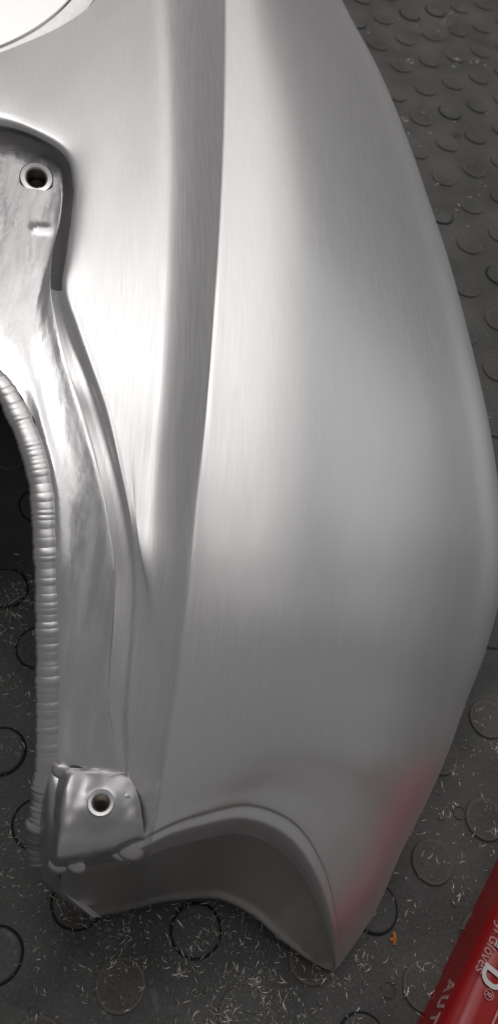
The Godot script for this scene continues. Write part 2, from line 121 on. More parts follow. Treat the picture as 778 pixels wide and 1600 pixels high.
const BRACKET := [
	[-31.1, 102.7, -78.8, -25.9, 108.3, -79.1, -20.7, 106.1, -81.8, -14.9, 106.3, -84.2, -8, 105.9, -86.3, -5, 104.1, -88.2],
	[-29.2, 106.3, -74.8, -24.9, 111.9, -75.6, -19.5, 109.7, -78.7, -13.2, 109.9, -81.2, -6.1, 109.5, -83.6, -3.1, 107.7, -85.6],
	[-27.9, 107.2, -69.9, -24, 112.8, -70.3, -16.8, 110.6, -73, -10, 110.8, -75.7, -2.4, 110.4, -79.6, 0.5, 108.6, -81.4],
	[-25.3, 106.5, -62.8, -21.3, 112.1, -63.2, -13.8, 109.9, -66.6, -7, 110.1, -69.2, 2.3, 109.7, -73.8, 5.3, 107.9, -75.6],
	[-22.5, 105, -56.2, -18.5, 110.6, -56.4, -10.9, 108.4, -60.5, -3, 108.6, -63.6, 5.9, 108.2, -68.4, 8.8, 106.4, -70.1],
	[-19.9, 102.5, -50.5, -16.8, 108.1, -49.8, -8.4, 105.9, -55.3, 0.3, 106.1, -59.6, 8.3, 105.7, -65.3, 11.3, 103.9, -67],
	[-19.1, 98.5, -47.8, -16.1, 104.1, -46.8, -5.7, 101.9, -52.9, 3, 102.1, -58.6, 9.8, 101.7, -64.8, 12.8, 99.9, -66.5],
	[-19.1, 81, -48.3, -15.2, 86.6, -46.9, -4, 84.4, -52.5, 5.5, 84.6, -58.7, 11.4, 84.2, -66.7, 14.6, 82.4, -68.5],
]

var M := {}
var rng := RandomNumberGenerator.new()


func _ready() -> void:
	rng.seed = 7
	# ---- camera ----
	var cam := Camera3D.new()
	cam.name = "camera"
	cam.transform = Transform3D(Basis(Vector3(0.92341, 0.21518, -0.31782), Vector3(-0.38381, 0.51770, -0.76464), Vector3(-0.00000, 0.82806, 0.56064)), Vector3(0, 0.44, 0))
	cam.fov = 64.825
	cam.near = 0.02
	cam.far = 40.0
	add_child(cam)
	# ---- surroundings and exposure: an indoor workshop, no sky ----
	var env := Environment.new()
	env.background_mode = Environment.BG_COLOR
	env.background_color = Color(0.160, 0.156, 0.158).linear_to_srgb()
	var attributes := CameraAttributesPhysical.new()
	attributes.frustum_focal_length = 12.0 / tan(deg_to_rad(64.825 * 0.5))
	attributes.frustum_focus_distance = 0.33
	attributes.exposure_aperture = 13.0
	attributes.frustum_near = 0.02
	attributes.frustum_far = 40.0
	cam.attributes = attributes
	env.tonemap_mode = Environment.TONE_MAPPER_LINEAR
	env.tonemap_exposure = 1.0
	env.sdfgi_enabled = true
	env.ssao_enabled = true
	env.ssil_enabled = true
	var we := WorldEnvironment.new()
	we.name = "surroundings"
	we.environment = env
	add_child(we)
	# ---- ceiling lamps over and in front of the bench ----
	lamp("ceiling_light", Vector3(-0.6, 2.05, -0.72), Vector3(-0.6, 0.0, -0.7199), Vector2(0.75, 0.7), 0.72, Color(1.0, 0.995, 0.99))
	lamp("ceiling_light", Vector3(-0.05, 2.1, -1.15), Vector3(-0.05, 0.0, -1.1499), Vector2(1.85, 1.6), 0.37, Color(1.0, 0.992, 0.985))
	lamp("ceiling_light", Vector3(-0.05, 2.1, -2.9), Vector3(-0.05, 0.0, -2.8999), Vector2(1.85, 1.9), 0.28, Color(1.0, 0.985, 0.97))
	lamp("added_side_light", Vector3(2.2, 1.45, -2.3), Vector3(0.0, 0.3, -0.2), Vector2(2.2, 1.9), 0.145, Color(0.97, 0.98, 1.0))  # added light on the right, for a paler reflection along the tank's side
	make_materials()
	make_floor()
	make_tank()
	make_box()
	make_small_things()


# ------------------------------------------------------------------ helpers
func lamp(called: String, at: Vector3, towards: Vector3, size: Vector2, energy: float, tint: Color) -> void:
	var l := AreaLight3D.new()
	l.name = called
	l.area_size = size
	l.area_normalize_energy = false
	l.light_energy = energy
	l.light_color = tint
	l.shadow_enabled = true
	l.area_range = 12.0
	add_child(l, true)
	l.look_at_from_position(at, towards, Vector3(0, 0, -1))


func thing(called: String, label: String, category: String, at := Vector3.ZERO) -> Node3D:
	var o := Node3D.new()
	o.name = called
	o.position = at
	o.set_meta("label", label)
	o.set_meta("category", category)
	add_child(o, true)
	return o


func part(called: String, mesh: Mesh, material: Material, parent: Node3D, at := Transform3D()) -> MeshInstance3D:
	var o := MeshInstance3D.new()
	o.name = called
	o.mesh = mesh
	o.material_override = material
	o.transform = at
	parent.add_child(o, true)
	return o


func lin(r: float, g: float, b: float) -> Color:
	return Color(r, g, b).linear_to_srgb()


func points(table: Array) -> Array:
	var out := []
	for row in table:
		var line := PackedVector3Array()
		for i in range(0, row.size(), 3):
			line.append(Vector3(row[i], row[i + 1], row[i + 2]) * MM)
		out.append(line)
	return out


# Catmull-Rom through unevenly spaced points.
func spline(p: PackedVector3Array, sub: int) -> PackedVector3Array:
	var out := PackedVector3Array()
	var n := p.size()
	for i in n - 1:
		var b := p[i]
		var c := p[i + 1]
		var a := p[i - 1] if i > 0 else b * 2.0 - c
		var d := p[i + 2] if i + 2 < n else c * 2.0 - b
		var t1 := maxf(sqrt(a.distance_to(b)), 1e-4)
		var t2 := t1 + maxf(sqrt(b.distance_to(c)), 1e-4)
		var t3 := t2 + maxf(sqrt(c.distance_to(d)), 1e-4)
		for k in sub:
			var t := lerpf(t1, t2, float(k) / sub)
			var ab := a.lerp(b, t / t1)
			var bc := b.lerp(c, (t - t1) / (t2 - t1))
			var cd := c.lerp(d, (t - t2) / (t3 - t2))
			var abc := ab.lerp(bc, t / t2)
			var bcd := bc.lerp(cd, (t - t1) / (t3 - t1))
			out.append(abc.lerp(bcd, (t - t1) / (t2 - t1)))
	out.append(p[n - 1])
	return out


func refine(table: Array, su: int, sv: int) -> Array:
	var rows := []
	for r in table:
		rows.append(spline(r, su))
	var w: int = rows[0].size()
	var cols := []
	for j in w:
		var line := PackedVector3Array()
		for r in rows:
			line.append(r[j])
		cols.append(spline(line, sv))
	var out := []
	for i in cols[0].size():
		var line := PackedVector3Array()
		for j in w:
			line.append(cols[j][i])
		out.append(line)
	return out


func normal_at(g: Array, i: int, j: int, flip: bool) -> Vector3:
	var h: int = g.size() - 1
	var w: int = g[0].size() - 1
	var du: Vector3 = g[i][mini(j + 1, w)] - g[i][maxi(j - 1, 0)]
	var dv: Vector3 = g[mini(i + 1, h)][j] - g[maxi(i - 1, 0)][j]
	var n := dv.cross(du).normalized()
	return -n if flip else n


func relief(g: Array, flip: bool, amount: Callable) -> Array:
	var out := []
	for i in g.size():
		var line := PackedVector3Array()
		for j in g[0].size():
			var p: Vector3 = g[i][j]
			line.append(p + normal_at(g, i, j, flip) * float(amount.call(p)))
		out.append(line)
	return out


func sheet(g: Array, flip := false, hole := Vector3.INF, hole_radius := 0.0, skip := Rect2i()) -> ArrayMesh:
	var h := g.size()
	var w: int = g[0].size()
	var v := PackedVector3Array()
	var nn := PackedVector3Array()
	var uv := PackedVector2Array()
	for i in h:
		for j in w:
			var p: Vector3 = g[i][j]
			v.append(p)
			nn.append(normal_at(g, i, j, flip))
			uv.append(Vector2(p.dot(ACROSS) - p.y * 0.5, p.dot(ALONG)))
	var idx := PackedInt32Array()
	for i in h - 1:
		for j in w - 1:
			var a := i * w + j
			if skip.has_point(Vector2i(j, i)):
				continue
			if hole_radius > 0.0 and ((v[a] + v[a + w + 1]) * 0.5).distance_to(hole) < hole_radius:
				continue
			if flip:
				idx.append_array([a, a + w + 1, a + 1, a, a + w, a + w + 1])
			else:
				idx.append_array([a, a + 1, a + w + 1, a, a + w + 1, a + w])
	return arrays(v, nn, uv, idx)


func arrays(v: PackedVector3Array, nn: PackedVector3Array, uv: PackedVector2Array, idx: PackedInt32Array) -> ArrayMesh:
	var s := []
	s.resize(Mesh.ARRAY_MAX)
	s[Mesh.ARRAY_VERTEX] = v
	if nn.size():
		s[Mesh.ARRAY_NORMAL] = nn
	if uv.size():
		s[Mesh.ARRAY_TEX_UV] = uv
	s[Mesh.ARRAY_INDEX] = idx
	var m := ArrayMesh.new()
	m.add_surface_from_arrays(Mesh.PRIMITIVE_TRIANGLES, s)
	return m


# A profile of (radius, height) turned about y; sharp where two profile points repeat.
func lathe(profile: Array, sides: int, lump = null) -> ArrayMesh:
	var st := SurfaceTool.new()
	st.begin(Mesh.PRIMITIVE_TRIANGLES)
	for k in profile.size() - 1:
		var a: Vector2 = profile[k]
		var b: Vector2 = profile[k + 1]
		if a.is_equal_approx(b):
			continue
		var d := (b - a).normalized()
		var flat := Vector2(d.y, -d.x)
		for s in sides:
			var q := []
			for e in [s, s + 1]:
				var t: float = TAU * e / sides
				for p in [a, b]:
					var r: float = p.x
					if lump != null:
						r *= 1.0 + float(lump.call(t))
					q.append([Vector3(cos(t) * r, p.y, sin(t) * r), Vector3(cos(t) * flat.x, flat.y, sin(t) * flat.x)])
			for c in [0, 2, 3, 0, 3, 1]:
				st.set_normal(q[c][1])
				st.set_uv(Vector2(q[c][0].x, q[c][0].z))
				st.add_vertex(q[c][0])
	return st.commit()


func basis_on(n: Vector3, towards := Vector3(0, 0, 1)) -> Basis:
	var x := towards.cross(n).normalized() * -1.0
	return Basis(x, n, x.cross(n)).orthonormalized()


# ------------------------------------------------------------------ materials
func noise(kind: int, frequency: float, octaves := 4, number := 1) -> FastNoiseLite:
	var n := FastNoiseLite.new()
	n.noise_type = kind
	n.frequency = frequency
	n.fractal_octaves = octaves
	n.seed = number
	return n


func noise_map(n: FastNoiseLite, low: float, high: float, size := 512, normal := 0.0, contrast := 0.0) -> NoiseTexture2D:
	var t := NoiseTexture2D.new()
	t.width = size
	t.height = size
	t.seamless = true
	t.noise = n
	if normal > 0.0:
		t.as_normal_map = true
		t.bump_strength = normal
	else:
		var g := Gradient.new()
		g.set_color(0, Color(low, low, low))
		g.set_color(1, Color(high, high, high))
		g.set_offset(0, contrast)
		g.set_offset(1, 1.0 - contrast)
		t.color_ramp = g
	return t


func make_materials() -> void:
	# brushed aluminium: fine streaks that run along the tank
	var brushed := StandardMaterial3D.new()
	brushed.albedo_color = lin(0.82, 0.815, 0.81)
	brushed.albedo_texture = noise_map(noise(FastNoiseLite.TYPE_SIMPLEX, 0.08, 4, 3), 0.97, 1.0, 512, 0.0, 0.2)
	brushed.metallic = 0.84
	brushed.roughness = 0.42
	brushed.roughness_texture = noise_map(noise(FastNoiseLite.TYPE_SIMPLEX, 0.06, 4, 5), 0.84, 1.0, 512, 0.0, 0.2)
	brushed.normal_enabled = true
	brushed.normal_texture = noise_map(noise(FastNoiseLite.TYPE_SIMPLEX, 0.1, 3, 9), 0, 1, 512, 1.6)
	brushed.normal_scale = 0.013
	brushed.anisotropy_enabled = true
	brushed.anisotropy = 0.35
	brushed.uv1_scale = Vector3(40.0, 0.7, 1.0)
	M.brushed = brushed
	var turned := brushed.duplicate() as StandardMaterial3D
	turned.anisotropy_enabled = false
	turned.uv1_scale = Vector3(6.0, 6.0, 1.0)
	M.brushed_round = turned
	var end_face := brushed.duplicate() as StandardMaterial3D
	end_face.metallic = 1.0
	end_face.roughness = 0.36
	M.end_face = end_face
	# the wall of the recess, its metal set darker than the shell
	var recess_metal := StandardMaterial3D.new()
	recess_metal.albedo_color = lin(0.30, 0.29, 0.29)
	recess_metal.metallic = 0.95
	recess_metal.roughness = 0.42
	recess_metal.normal_enabled = true
	recess_metal.normal_texture = noise_map(noise(FastNoiseLite.TYPE_SIMPLEX, 0.02, 4, 15), 0, 1, 256, 4.0)
	recess_metal.normal_scale = 0.2
	recess_metal.uv1_scale = Vector3(12.0, 12.0, 1.0)
	M.recess_metal = recess_metal
	# polished and scuffed plate
	var plate := StandardMaterial3D.new()
	plate.albedo_color = lin(0.70, 0.695, 0.695)
	plate.metallic = 0.82
	plate.roughness = 0.36
	plate.roughness_texture = noise_map(noise(FastNoiseLite.TYPE_SIMPLEX, 0.012, 5, 11), 0.55, 1.0, 512, 0.0, 0.2)
	plate.normal_enabled = true
	plate.normal_texture = noise_map(noise(FastNoiseLite.TYPE_SIMPLEX, 0.02, 5, 13), 0, 1, 512, 5.0)
	plate.normal_scale = 0.045
	plate.uv1_scale = Vector3(16.0, 3.0, 1.0)
	M.plate = plate
	var bead := StandardMaterial3D.new()
	bead.albedo_color = lin(0.62, 0.61, 0.61)
	bead.metallic = 1.0
	bead.roughness = 0.36
	M.bead = bead
	var cast := StandardMaterial3D.new()
	cast.albedo_color = lin(0.56, 0.55, 0.56)
	cast.metallic = 0.9
	cast.roughness = 0.38
	M.cast = cast
	var steel := StandardMaterial3D.new()
	steel.albedo_color = lin(0.58, 0.575, 0.57)
	steel.metallic = 1.0
	steel.roughness = 0.33
	M.steel = steel
	var polished := steel.duplicate() as StandardMaterial3D
	polished.albedo_color = lin(0.88, 0.875, 0.87)
	polished.roughness = 0.36
	M.polished = polished
	var bore := StandardMaterial3D.new()
	bore.albedo_color = lin(0.11, 0.09, 0.075)
	bore.metallic = 1.0
	bore.roughness = 0.35
	M.bore = bore
	var thread := bore.duplicate() as StandardMaterial3D
	thread.albedo_color = lin(0.5, 0.46, 0.41)
	M.thread = thread
	var dark_ring := StandardMaterial3D.new()  # near-black colour of the rings drawn for grooves and gaps
	dark_ring.albedo_color = lin(0.012, 0.012, 0.012)
	dark_ring.roughness = 0.9
	M.dark_ring = dark_ring
	# rubber mat: dusty, blotched and scuffed
	var rubber := StandardMaterial3D.new()
	rubber.albedo_color = Color.WHITE
	rubber.albedo_texture = ImageTexture.create_from_image(mat_picture())
	rubber.roughness = 0.62
	rubber.metallic_specular = 0.25
	rubber.roughness_texture = noise_map(noise(FastNoiseLite.TYPE_SIMPLEX, 0.01, 5, 23), 0.7, 1.0, 512)
	rubber.heightmap_enabled = true
	rubber.heightmap_texture = noise_map(noise(FastNoiseLite.TYPE_SIMPLEX, 0.16, 3, 21), 0, 1, 1024)
	rubber.heightmap_scale = 0.03
	rubber.uv1_triplanar = true
	rubber.uv1_world_triplanar = true
	rubber.uv1_scale = Vector3.ONE
	M.rubber = rubber
	var worn := rubber.duplicate() as StandardMaterial3D
	worn.albedo_color = Color(1.0, 0.99, 0.97)
	M.worn = worn
	var dust := StandardMaterial3D.new()
	dust.albedo_color = lin(0.135, 0.128, 0.112)
	dust.roughness = 0.9
	M.dust = dust


# One square metre of the mat: blotches, dust, grit and a few pale scuffs.
func mat_picture() -> Image:
	var size := 2048
	var n1 := noise(FastNoiseLite.TYPE_SIMPLEX, 0.006, 4, 31)
	var n2 := noise(FastNoiseLite.TYPE_SIMPLEX, 0.22, 1, 32)
	var value := PackedFloat32Array()
	value.resize(size * size)
	for y in size:
		for x in size:
			value[y * size + x] = 0.104 + 0.030 * n1.get_noise_2d(x, y) + 0.014 * n2.get_noise_2d(x, y)
	for k in 9000:
		var at := rng.randi() % (size * size)
		var more := rng.randf_range(0.02, 0.09)
		value[at] += more
		if k % 3 == 0:
			value[(at + 1) % (size * size)] += more * 0.7
			value[(at + size) % (size * size)] += more * 0.7
	var streak := noise(FastNoiseLite.TYPE_SIMPLEX, 0.12, 2, 34)
	for s in [[Vector3(-10.0, 0.0, -60.5), Vector3(-10.7, 0.0, -45.0), 3.0, 0.10], [Vector3(97.9, 0.0, -64.4), Vector3(97.3, 0.0, -49.6), 2.2, 0.07], [Vector3(42.0, 0.0, -30.1), Vector3(49.6, 0.0, -19.7), 3.0, 0.05], [Vector3(21.0, -0.0, -14.6), Vector3(29.6, 0.0, -9.6), 2.6, 0.07], [Vector3(-30.6, 0.0, -26.1), Vector3(-24.7, 0.0, -23.7), 3.0, 0.08], [Vector3(22.4, 0.0, -31.6), Vector3(28.8, -0.0, -30.5), 3.0, 0.06], [Vector3(12.9, 0.0, -43.9), Vector3(18.5, 0.0, -35.8), 3.0, 0.05], [Vector3(142.0, 0.0, -53.9), Vector3(162.9, 0.0, -81.7), 9.0, 0.02], [Vector3(67.0, 0.0, -19.8), Vector3(6.1, 0.0, -25.8), 12.0, 0.018]]:
		var a := Vector2(s[0].x, s[0].z) * MM * size
		var b := Vector2(s[1].x, s[1].z) * MM * size
		var half: float = s[2] * MM * size * 0.5
		var lo := a.min(b) - Vector2(half, half)
		var hi := a.max(b) + Vector2(half, half)
		for y in range(int(lo.y), int(hi.y) + 1):
			for x in range(int(lo.x), int(hi.x) + 1):
				var p := Vector2(x, y)
				var d := p.distance_to(Geometry2D.get_closest_point_to_segment(p, a, b)) / half
				if d < 1.0:
					var at := posmod(y, size) * size + posmod(x, size)
					value[at] += float(s[3]) * (1.0 - d * d) * clampf(0.6 + 0.9 * streak.get_noise_2d(x, y), 0.0, 1.0)
	var tone := []
	for k in 513:
		var c := lin(k / 1000.0 * 1.01, k / 1000.0, k / 1000.0 * 0.97)
		tone.append(Vector3i(int(c.r * 255.0), int(c.g * 255.0), int(c.b * 255.0)))
	var data := PackedByteArray()
	data.resize(size * size * 3)
	for at in size * size:
		var c: Vector3i = tone[clampi(int(value[at] * 1000.0), 15, 400)]
		data[at * 3] = c.x
		data[at * 3 + 1] = c.y
		data[at * 3 + 2] = c.z
	return Image.create_from_data(size, size, false, Image.FORMAT_RGB8, data)


# ------------------------------------------------------------------ the mat
const STUD_A := Vector2(25.389, -33.524)
const STUD_B := Vector2(33.524, 25.389)
const STUD_0 := Vector2(29.462, -23.024)
const STUD_RADIUS := 12.0


func make_floor() -> void:
	var floor_mat := Node3D.new()
	floor_mat.name = "floor_mat"
	floor_mat.set_meta("kind", "structure")
	floor_mat.set_meta("label", "dusty black rubber floor mat with raised round studs")
	floor_mat.set_meta("category", "floor")
	add_child(floor_mat)
	var plane := PlaneMesh.new()
	plane.size = Vector2(9.0, 9.0)
	part("rubber_sheet", plane, M.rubber, floor_mat)
	# a stud: worn flat top, rounded shoulder, wall down to a ring coloured near-black for its groove
	var studs := []
	for k in 4:
		var r := STUD_RADIUS * MM
		var n := noise(FastNoiseLite.TYPE_SIMPLEX, 0.8, 2, 40 + k)
		var lump := func(t: float) -> float: return 0.012 * n.get_noise_2d(cos(t), sin(t))
		studs.append([
			lathe([Vector2(r - 0.0001, 0.0), Vector2(r - 0.0003, 0.0010), Vector2(r - 0.0007, 0.0015), Vector2(r - 0.0014, 0.0017), Vector2(r * 0.5, 0.0016), Vector2(0.00001, 0.0016)], 44, lump),
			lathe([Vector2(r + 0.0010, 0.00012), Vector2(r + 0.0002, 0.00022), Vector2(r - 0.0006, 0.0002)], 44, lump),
			lathe([Vector2(r - 0.00015, 0.0004), Vector2(r - 0.00025, 0.00106), Vector2(r - 0.00062, 0.00158), Vector2(r - 0.0012, 0.00174), Vector2(r - 0.0016, 0.0017)], 44, lump)])
	for i in range(-4, 32):
		for j in range(-22, 14):
			var c := (STUD_0 + STUD_A * i + STUD_B * j) * MM
			if not in_view(Vector3(c.x, 0, c.y), 0.05):
				continue
			var k := rng.randi() % 4
			var o := part("stud", studs[k][0], M.worn if rng.randf() < 0.5 else M.rubber, floor_mat, Transform3D(Basis(Vector3.UP, rng.randf() * TAU), Vector3(c.x, 0, c.y)))
			var dusty := rng.randf() < (0.85 if c.y < -0.25 or c.x > 0.11 else 0.1)
			if not dusty:
				part("crease", studs[k][1], M.dark_ring, o)
			elif rng.randf() < 0.8:
				part("worn_lit_rim", studs[k][2], M.dust, o)  # dusty worn edge, with the light it catches put into the pale colour
	# small moulded rings between the studs
	var ring := lathe([Vector2(0.0042, 0.0001), Vector2(0.0038, 0.0007), Vector2(0.0033, 0.0008), Vector2(0.0029, 0.0001)], 28)
	for w in [Vector3(174.9, 0.0, -163.3), Vector3(-113.8, 0.0, -197.8), Vector3(47.7, 0.0, -827.3), Vector3(154.9, 0.0, -65.2)]:
		part("moulded_ring", ring, M.dust if rng.randf() < 0.3 else M.rubber, floor_mat, Transform3D(Basis(), w * MM))


# Whether a point of the floor could be seen in the picture, with some ground to spare.
func in_view(p: Vector3, spare: float) -> bool:
	var c: Camera3D = find_child("camera", false, false)
	var q := c.transform.affine_inverse() * p
	var half := tan(deg_to_rad(c.fov) * 0.5)
	return q.z < 0.0 and absf(q.x) < -q.z * half * 0.486 + spare and absf(q.y) < -q.z * half + spare


# ------------------------------------------------------------------ the tank
func make_tank() -> void:
	var tank := thing("fuel_tank", "large brushed bare aluminium motorcycle fuel tank lying on the studded mat", "fuel tank")
	# hand-worked metal is never quite even
	var dents := noise(FastNoiseLite.TYPE_SIMPLEX, 22.0, 2, 50)
	var worked := func(p: Vector3) -> float: return 0.00010 * dents.get_noise_3dv(along_grain(p))
	var shell := relief(refine(points(SHELL_UPPER + SHELL_LOWER), 7, 7), false, worked)
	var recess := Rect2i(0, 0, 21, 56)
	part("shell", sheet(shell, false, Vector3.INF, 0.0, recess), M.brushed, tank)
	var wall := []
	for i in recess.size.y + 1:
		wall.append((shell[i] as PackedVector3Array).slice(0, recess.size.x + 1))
	part("recess_wall", sheet(wall), M.recess_metal, tank)
	part("end_face", sheet(refine(points(END_FACE), 5, 6)), M.end_face, tank)
	# plate with the mounting points
	var lumps := noise(FastNoiseLite.TYPE_SIMPLEX, 55.0, 3, 51)
	var scuffs := noise(FastNoiseLite.TYPE_SIMPLEX, 300.0, 2, 52)
	var knock: Vector3 = Vector3(-146.2, 164.1, -294.3) * MM
	var worn := func(p: Vector3) -> float:
		var d := Vector2(p.x - knock.x, p.z - knock.z)
		var hit := exp(-pow(absf(d.dot(Vector2(0.9, -0.4))) / 0.0048, 4.0) - pow(d.dot(Vector2(0.4, 0.9)) / 0.0022, 2.0))
		return 0.00013 * lumps.get_noise_3dv(along_grain(p)) + 0.00002 * scuffs.get_noise_3dv(p) + 0.0010 * hit
	var flange := relief(refine(points(FLANGE), 14, 12), true, worn)
	var upper := nearest(flange, Vector3(-163.7, 166.3, -322.1) * MM)
	part("mounting_plate", sheet(flange, true, upper[0], 0.0058), M.plate, tank)
	var bumps := noise(FastNoiseLite.TYPE_SIMPLEX, 70.0, 2, 53)
	var boss: Vector3 = Vector3(-9.4, 109.0, -70.6) * MM
	var cast := func(p: Vector3) -> float:
		var d := Vector2(p.x - boss.x, p.z - boss.z).length()
		return 0.0005 * bumps.get_noise_3dv(p) + 0.0022 * exp(-pow(d / 0.0085, 4.0))
	var bracket := relief(refine(points(BRACKET), 14, 12), false, cast)
	var lower := nearest(bracket, boss)
	part("corner_bracket", sheet(bracket, false, lower[0], 0.0039), M.cast, tank)
	part("corner_side", sheet(refine(points(CORNER_SIDE), 5, 8), true), M.cast, tank)
	part("tunnel_wall", sheet(refine(points(TUNNEL_WALL), 3, 3), true), M.brushed, tank)
	var facing := normal_at(flange, upper[1], upper[2], true).lerp(Vector3(0.29, 0.72, 0.63), 0.55).normalized()
	insert(tank, upper[0] + facing * 0.0017, facing, 0.0080, M.steel, M.bore)
	insert(tank, lower[0], normal_at(bracket, lower[1], lower[2], false), 0.0052, M.cast, M.thread)
	part("weld_bead", weld(spline_all(WELD_LINE, 30)), M.bead, tank)
	# drops of weld round the lower bracket
	for d in [[Vector3(-2.0, 109.0, -76.4), 2.4, 0.8], [Vector3(1.4, 107.0, -70.2), 2.2, 0.8], [Vector3(8.0, 98.0, -62.2), 5.5, 0.5], [Vector3(5.1, 97.0, -59.5), 4.0, 0.5], [Vector3(-15.6, 92.0, -47.4), 3.6, 0.6], [Vector3(-8.9, 94.0, -49.2), 3.2, 0.6], [Vector3(-29.8, 88.0, -58.5), 4.6, 0.7], [Vector3(-28.6, 107.0, -76.8), 3.4, 0.5]]:
		var lump := SphereMesh.new()
		lump.radius = d[1] * MM
		lump.height = 2.0 * d[1] * d[2] * MM
		lump.radial_segments = 24
		lump.rings = 12
		part("weld_drop", lump, M.cast, tank, Transform3D(Basis.from_euler(Vector3(0.5, 0.3 * d[1], 0.2)).scaled(Vector3(1.25, 1.0, 0.9)), d[0] * MM))
	filler_cap(tank)
	back(tank)


func along_grain(p: Vector3) -> Vector3:
	return p - ALONG * (p.dot(ALONG) * 0.72)


func nearest(g: Array, p: Vector3) -> Array:
	var best := [Vector3.ZERO, 0, 0]
	var least := 1e9
	for i in g.size():
		for j in g[0].size():
			var q: Vector3 = g[i][j]
			var d := Vector2(q.x - p.x, q.z - p.z).length()
			if d < least:
				least = d
				best = [q, i, j]
	return best


func spline_all(table: Array, sub: int) -> PackedVector3Array:
	var p := PackedVector3Array()
	for r in table:
		p.append(Vector3(r[0], r[1], r[2]) * MM)
	return spline(p, sub)


# A weld: overlapping round ripples along a line.
func weld(line: PackedVector3Array) -> ArrayMesh:
	var even := PackedVector3Array([line[0]])
	var step := 0.00028
	for p in line:
		while even[-1].distance_to(p) > step:
			even.append(even[-1].move_toward(p, step))
	var v := PackedVector3Array()
	var nn := PackedVector3Array()
	var g := []
	var sides := 18
	var phase := 0.0
	var length := 0.0034
	var high := 1.0
	var wander := noise(FastNoiseLite.TYPE_SIMPLEX, 60.0, 2, 61)
	for i in even.size():
		phase += step / length
		if phase >= 1.0:
			phase -= 1.0
			length = rng.randf_range(0.0018, 0.0042)
			high = rng.randf_range(0.25, 1.25)
		var t := (even[mini(i + 6, even.size() - 1)] - even[maxi(i - 6, 0)]).normalized()
		var side := t.cross(Vector3.UP).normalized()
		var up := side.cross(t).normalized()
		var ring := PackedVector3Array()
		for k in sides + 1:
			var a := TAU * k / sides
			# ripples are crescents: the middle of each lies ahead of its flanks
			var f := fposmod(phase + 0.28 * cos(a) * cos(a), 1.0)
			var scallop := pow(sin(PI * f), 0.55)
			var r := 0.0050 * (0.94 + 0.06 * high * scallop + 0.13 * wander.get_noise_3dv(even[i]))
			ring.append(even[i] + side * cos(a) * r * 1.1 + up * sin(a) * r * 0.6)
		g.append(ring)
	return sheet(g, false)


func insert(tank: Node3D, at: Vector3, n: Vector3, r: float, ring: Material, inside: Material) -> void:
	var place := Transform3D(basis_on(n), at)
	var o := part("threaded_insert", lathe([Vector2(r, -0.0006), Vector2(r, 0.0005), Vector2(r - 0.0003, 0.0008), Vector2(r * 0.70, 0.0006), Vector2(r * 0.61, 0.0), Vector2(r * 0.58, -0.001)], 40), ring, tank, place)
	var threads := []
	for k in 9:
		threads.append(Vector2(r * 0.58, -0.001 - k * 0.001))
		threads.append(Vector2(r * 0.51, -0.0015 - k * 0.001))
	threads.append(Vector2(0.00001, -0.011))
	part("thread", lathe(threads, 32), inside, o)
	if r > 0.006:
		part("seam", lathe([Vector2(r + 0.0003, 0.0001), Vector2(r - 0.0001, 0.0003)], 40), M.dark_ring, o)


func filler_cap(tank: Node3D) -> void:
	var a: Vector3 = Vector3(-213.8, 187.7, -381.5) * MM
	var b: Vector3 = Vector3(-205.8, 189.8, -406.6) * MM
	var c: Vector3 = Vector3(-201.6, 193.9, -439.0) * MM
	var n := (b - a).cross(c - a).normalized()
	if n.y < 0.0:
		n = -n
	# centre of the circle through the three points of its edge
	var ab := b - a
	var ac := c - a
	var x := ab.cross(ac)
	var centre := a + (x.cross(ab) * ac.length_squared() + ac.cross(x) * ab.length_squared()) / (2.0 * x.length_squared())
	var r := centre.distance_to(a)
	var place := Transform3D(basis_on(n), centre + n * 0.0004)
	var o := part("filler_cap", lathe([Vector2(r, -0.045), Vector2(r, 0.0004), Vector2(r - 0.0005, 0.0009), Vector2(r * 0.5, 0.0012), Vector2(0.00001, 0.0014)], 160), M.polished, tank, place)
	part("gap", lathe([Vector2(r + 0.0007, -0.002), Vector2(r + 0.0001, -0.0016)], 160), M.dark_ring, o)
	# the raised neck round the cap, rolled down into the panel
	var neck := [Vector2(r + 0.0006, -0.004), Vector2(r + 0.0006, 0.0001), Vector2(r + 0.0011, 0.0005)]
	for k in 13:
		var f := k / 12.0
		neck.append(Vector2(r + 0.0011 + 0.0085 * f, 0.0005 - 0.0012 * pow(f, 2.0)))
	neck.reverse()
	var ring := lathe(neck, 160)
	part("filler_neck", ring, M.brushed_round, tank, place)



# The far side of the tank, down to the mat.
func back(tank: Node3D) -> void:
	var s := points(SHELL_UPPER)
	var f := points(FLANGE)
	var edge := PackedVector3Array()
	for i in range(f[0].size() - 2, 0, -1):
		edge.append(f[0][i])
	for p in s[0]:
		edge.append(p)
	var g := []
	for t in [0.0, 0.12, 0.5, 1.0]:
		var line := PackedVector3Array()
		for p in edge:
			var away := Vector3(-0.449, 0, -0.893) * 0.03 * sqrt(t)
			line.append(Vector3(p.x, lerpf(p.y, 0.002, t), p.z) + away)
		g.append(line)
	part("far_side", sheet(refine(g, 3, 4), true), M.brushed, tank)


# ------------------------------------------------------------------ the glove box
const BOX_ALONG := Vector3(0.2985, 0.0, -0.9544)
const BOX_ACROSS := Vector3(0.9544, 0.0, 0.2985)
const BOX_HEIGHT := 0.034


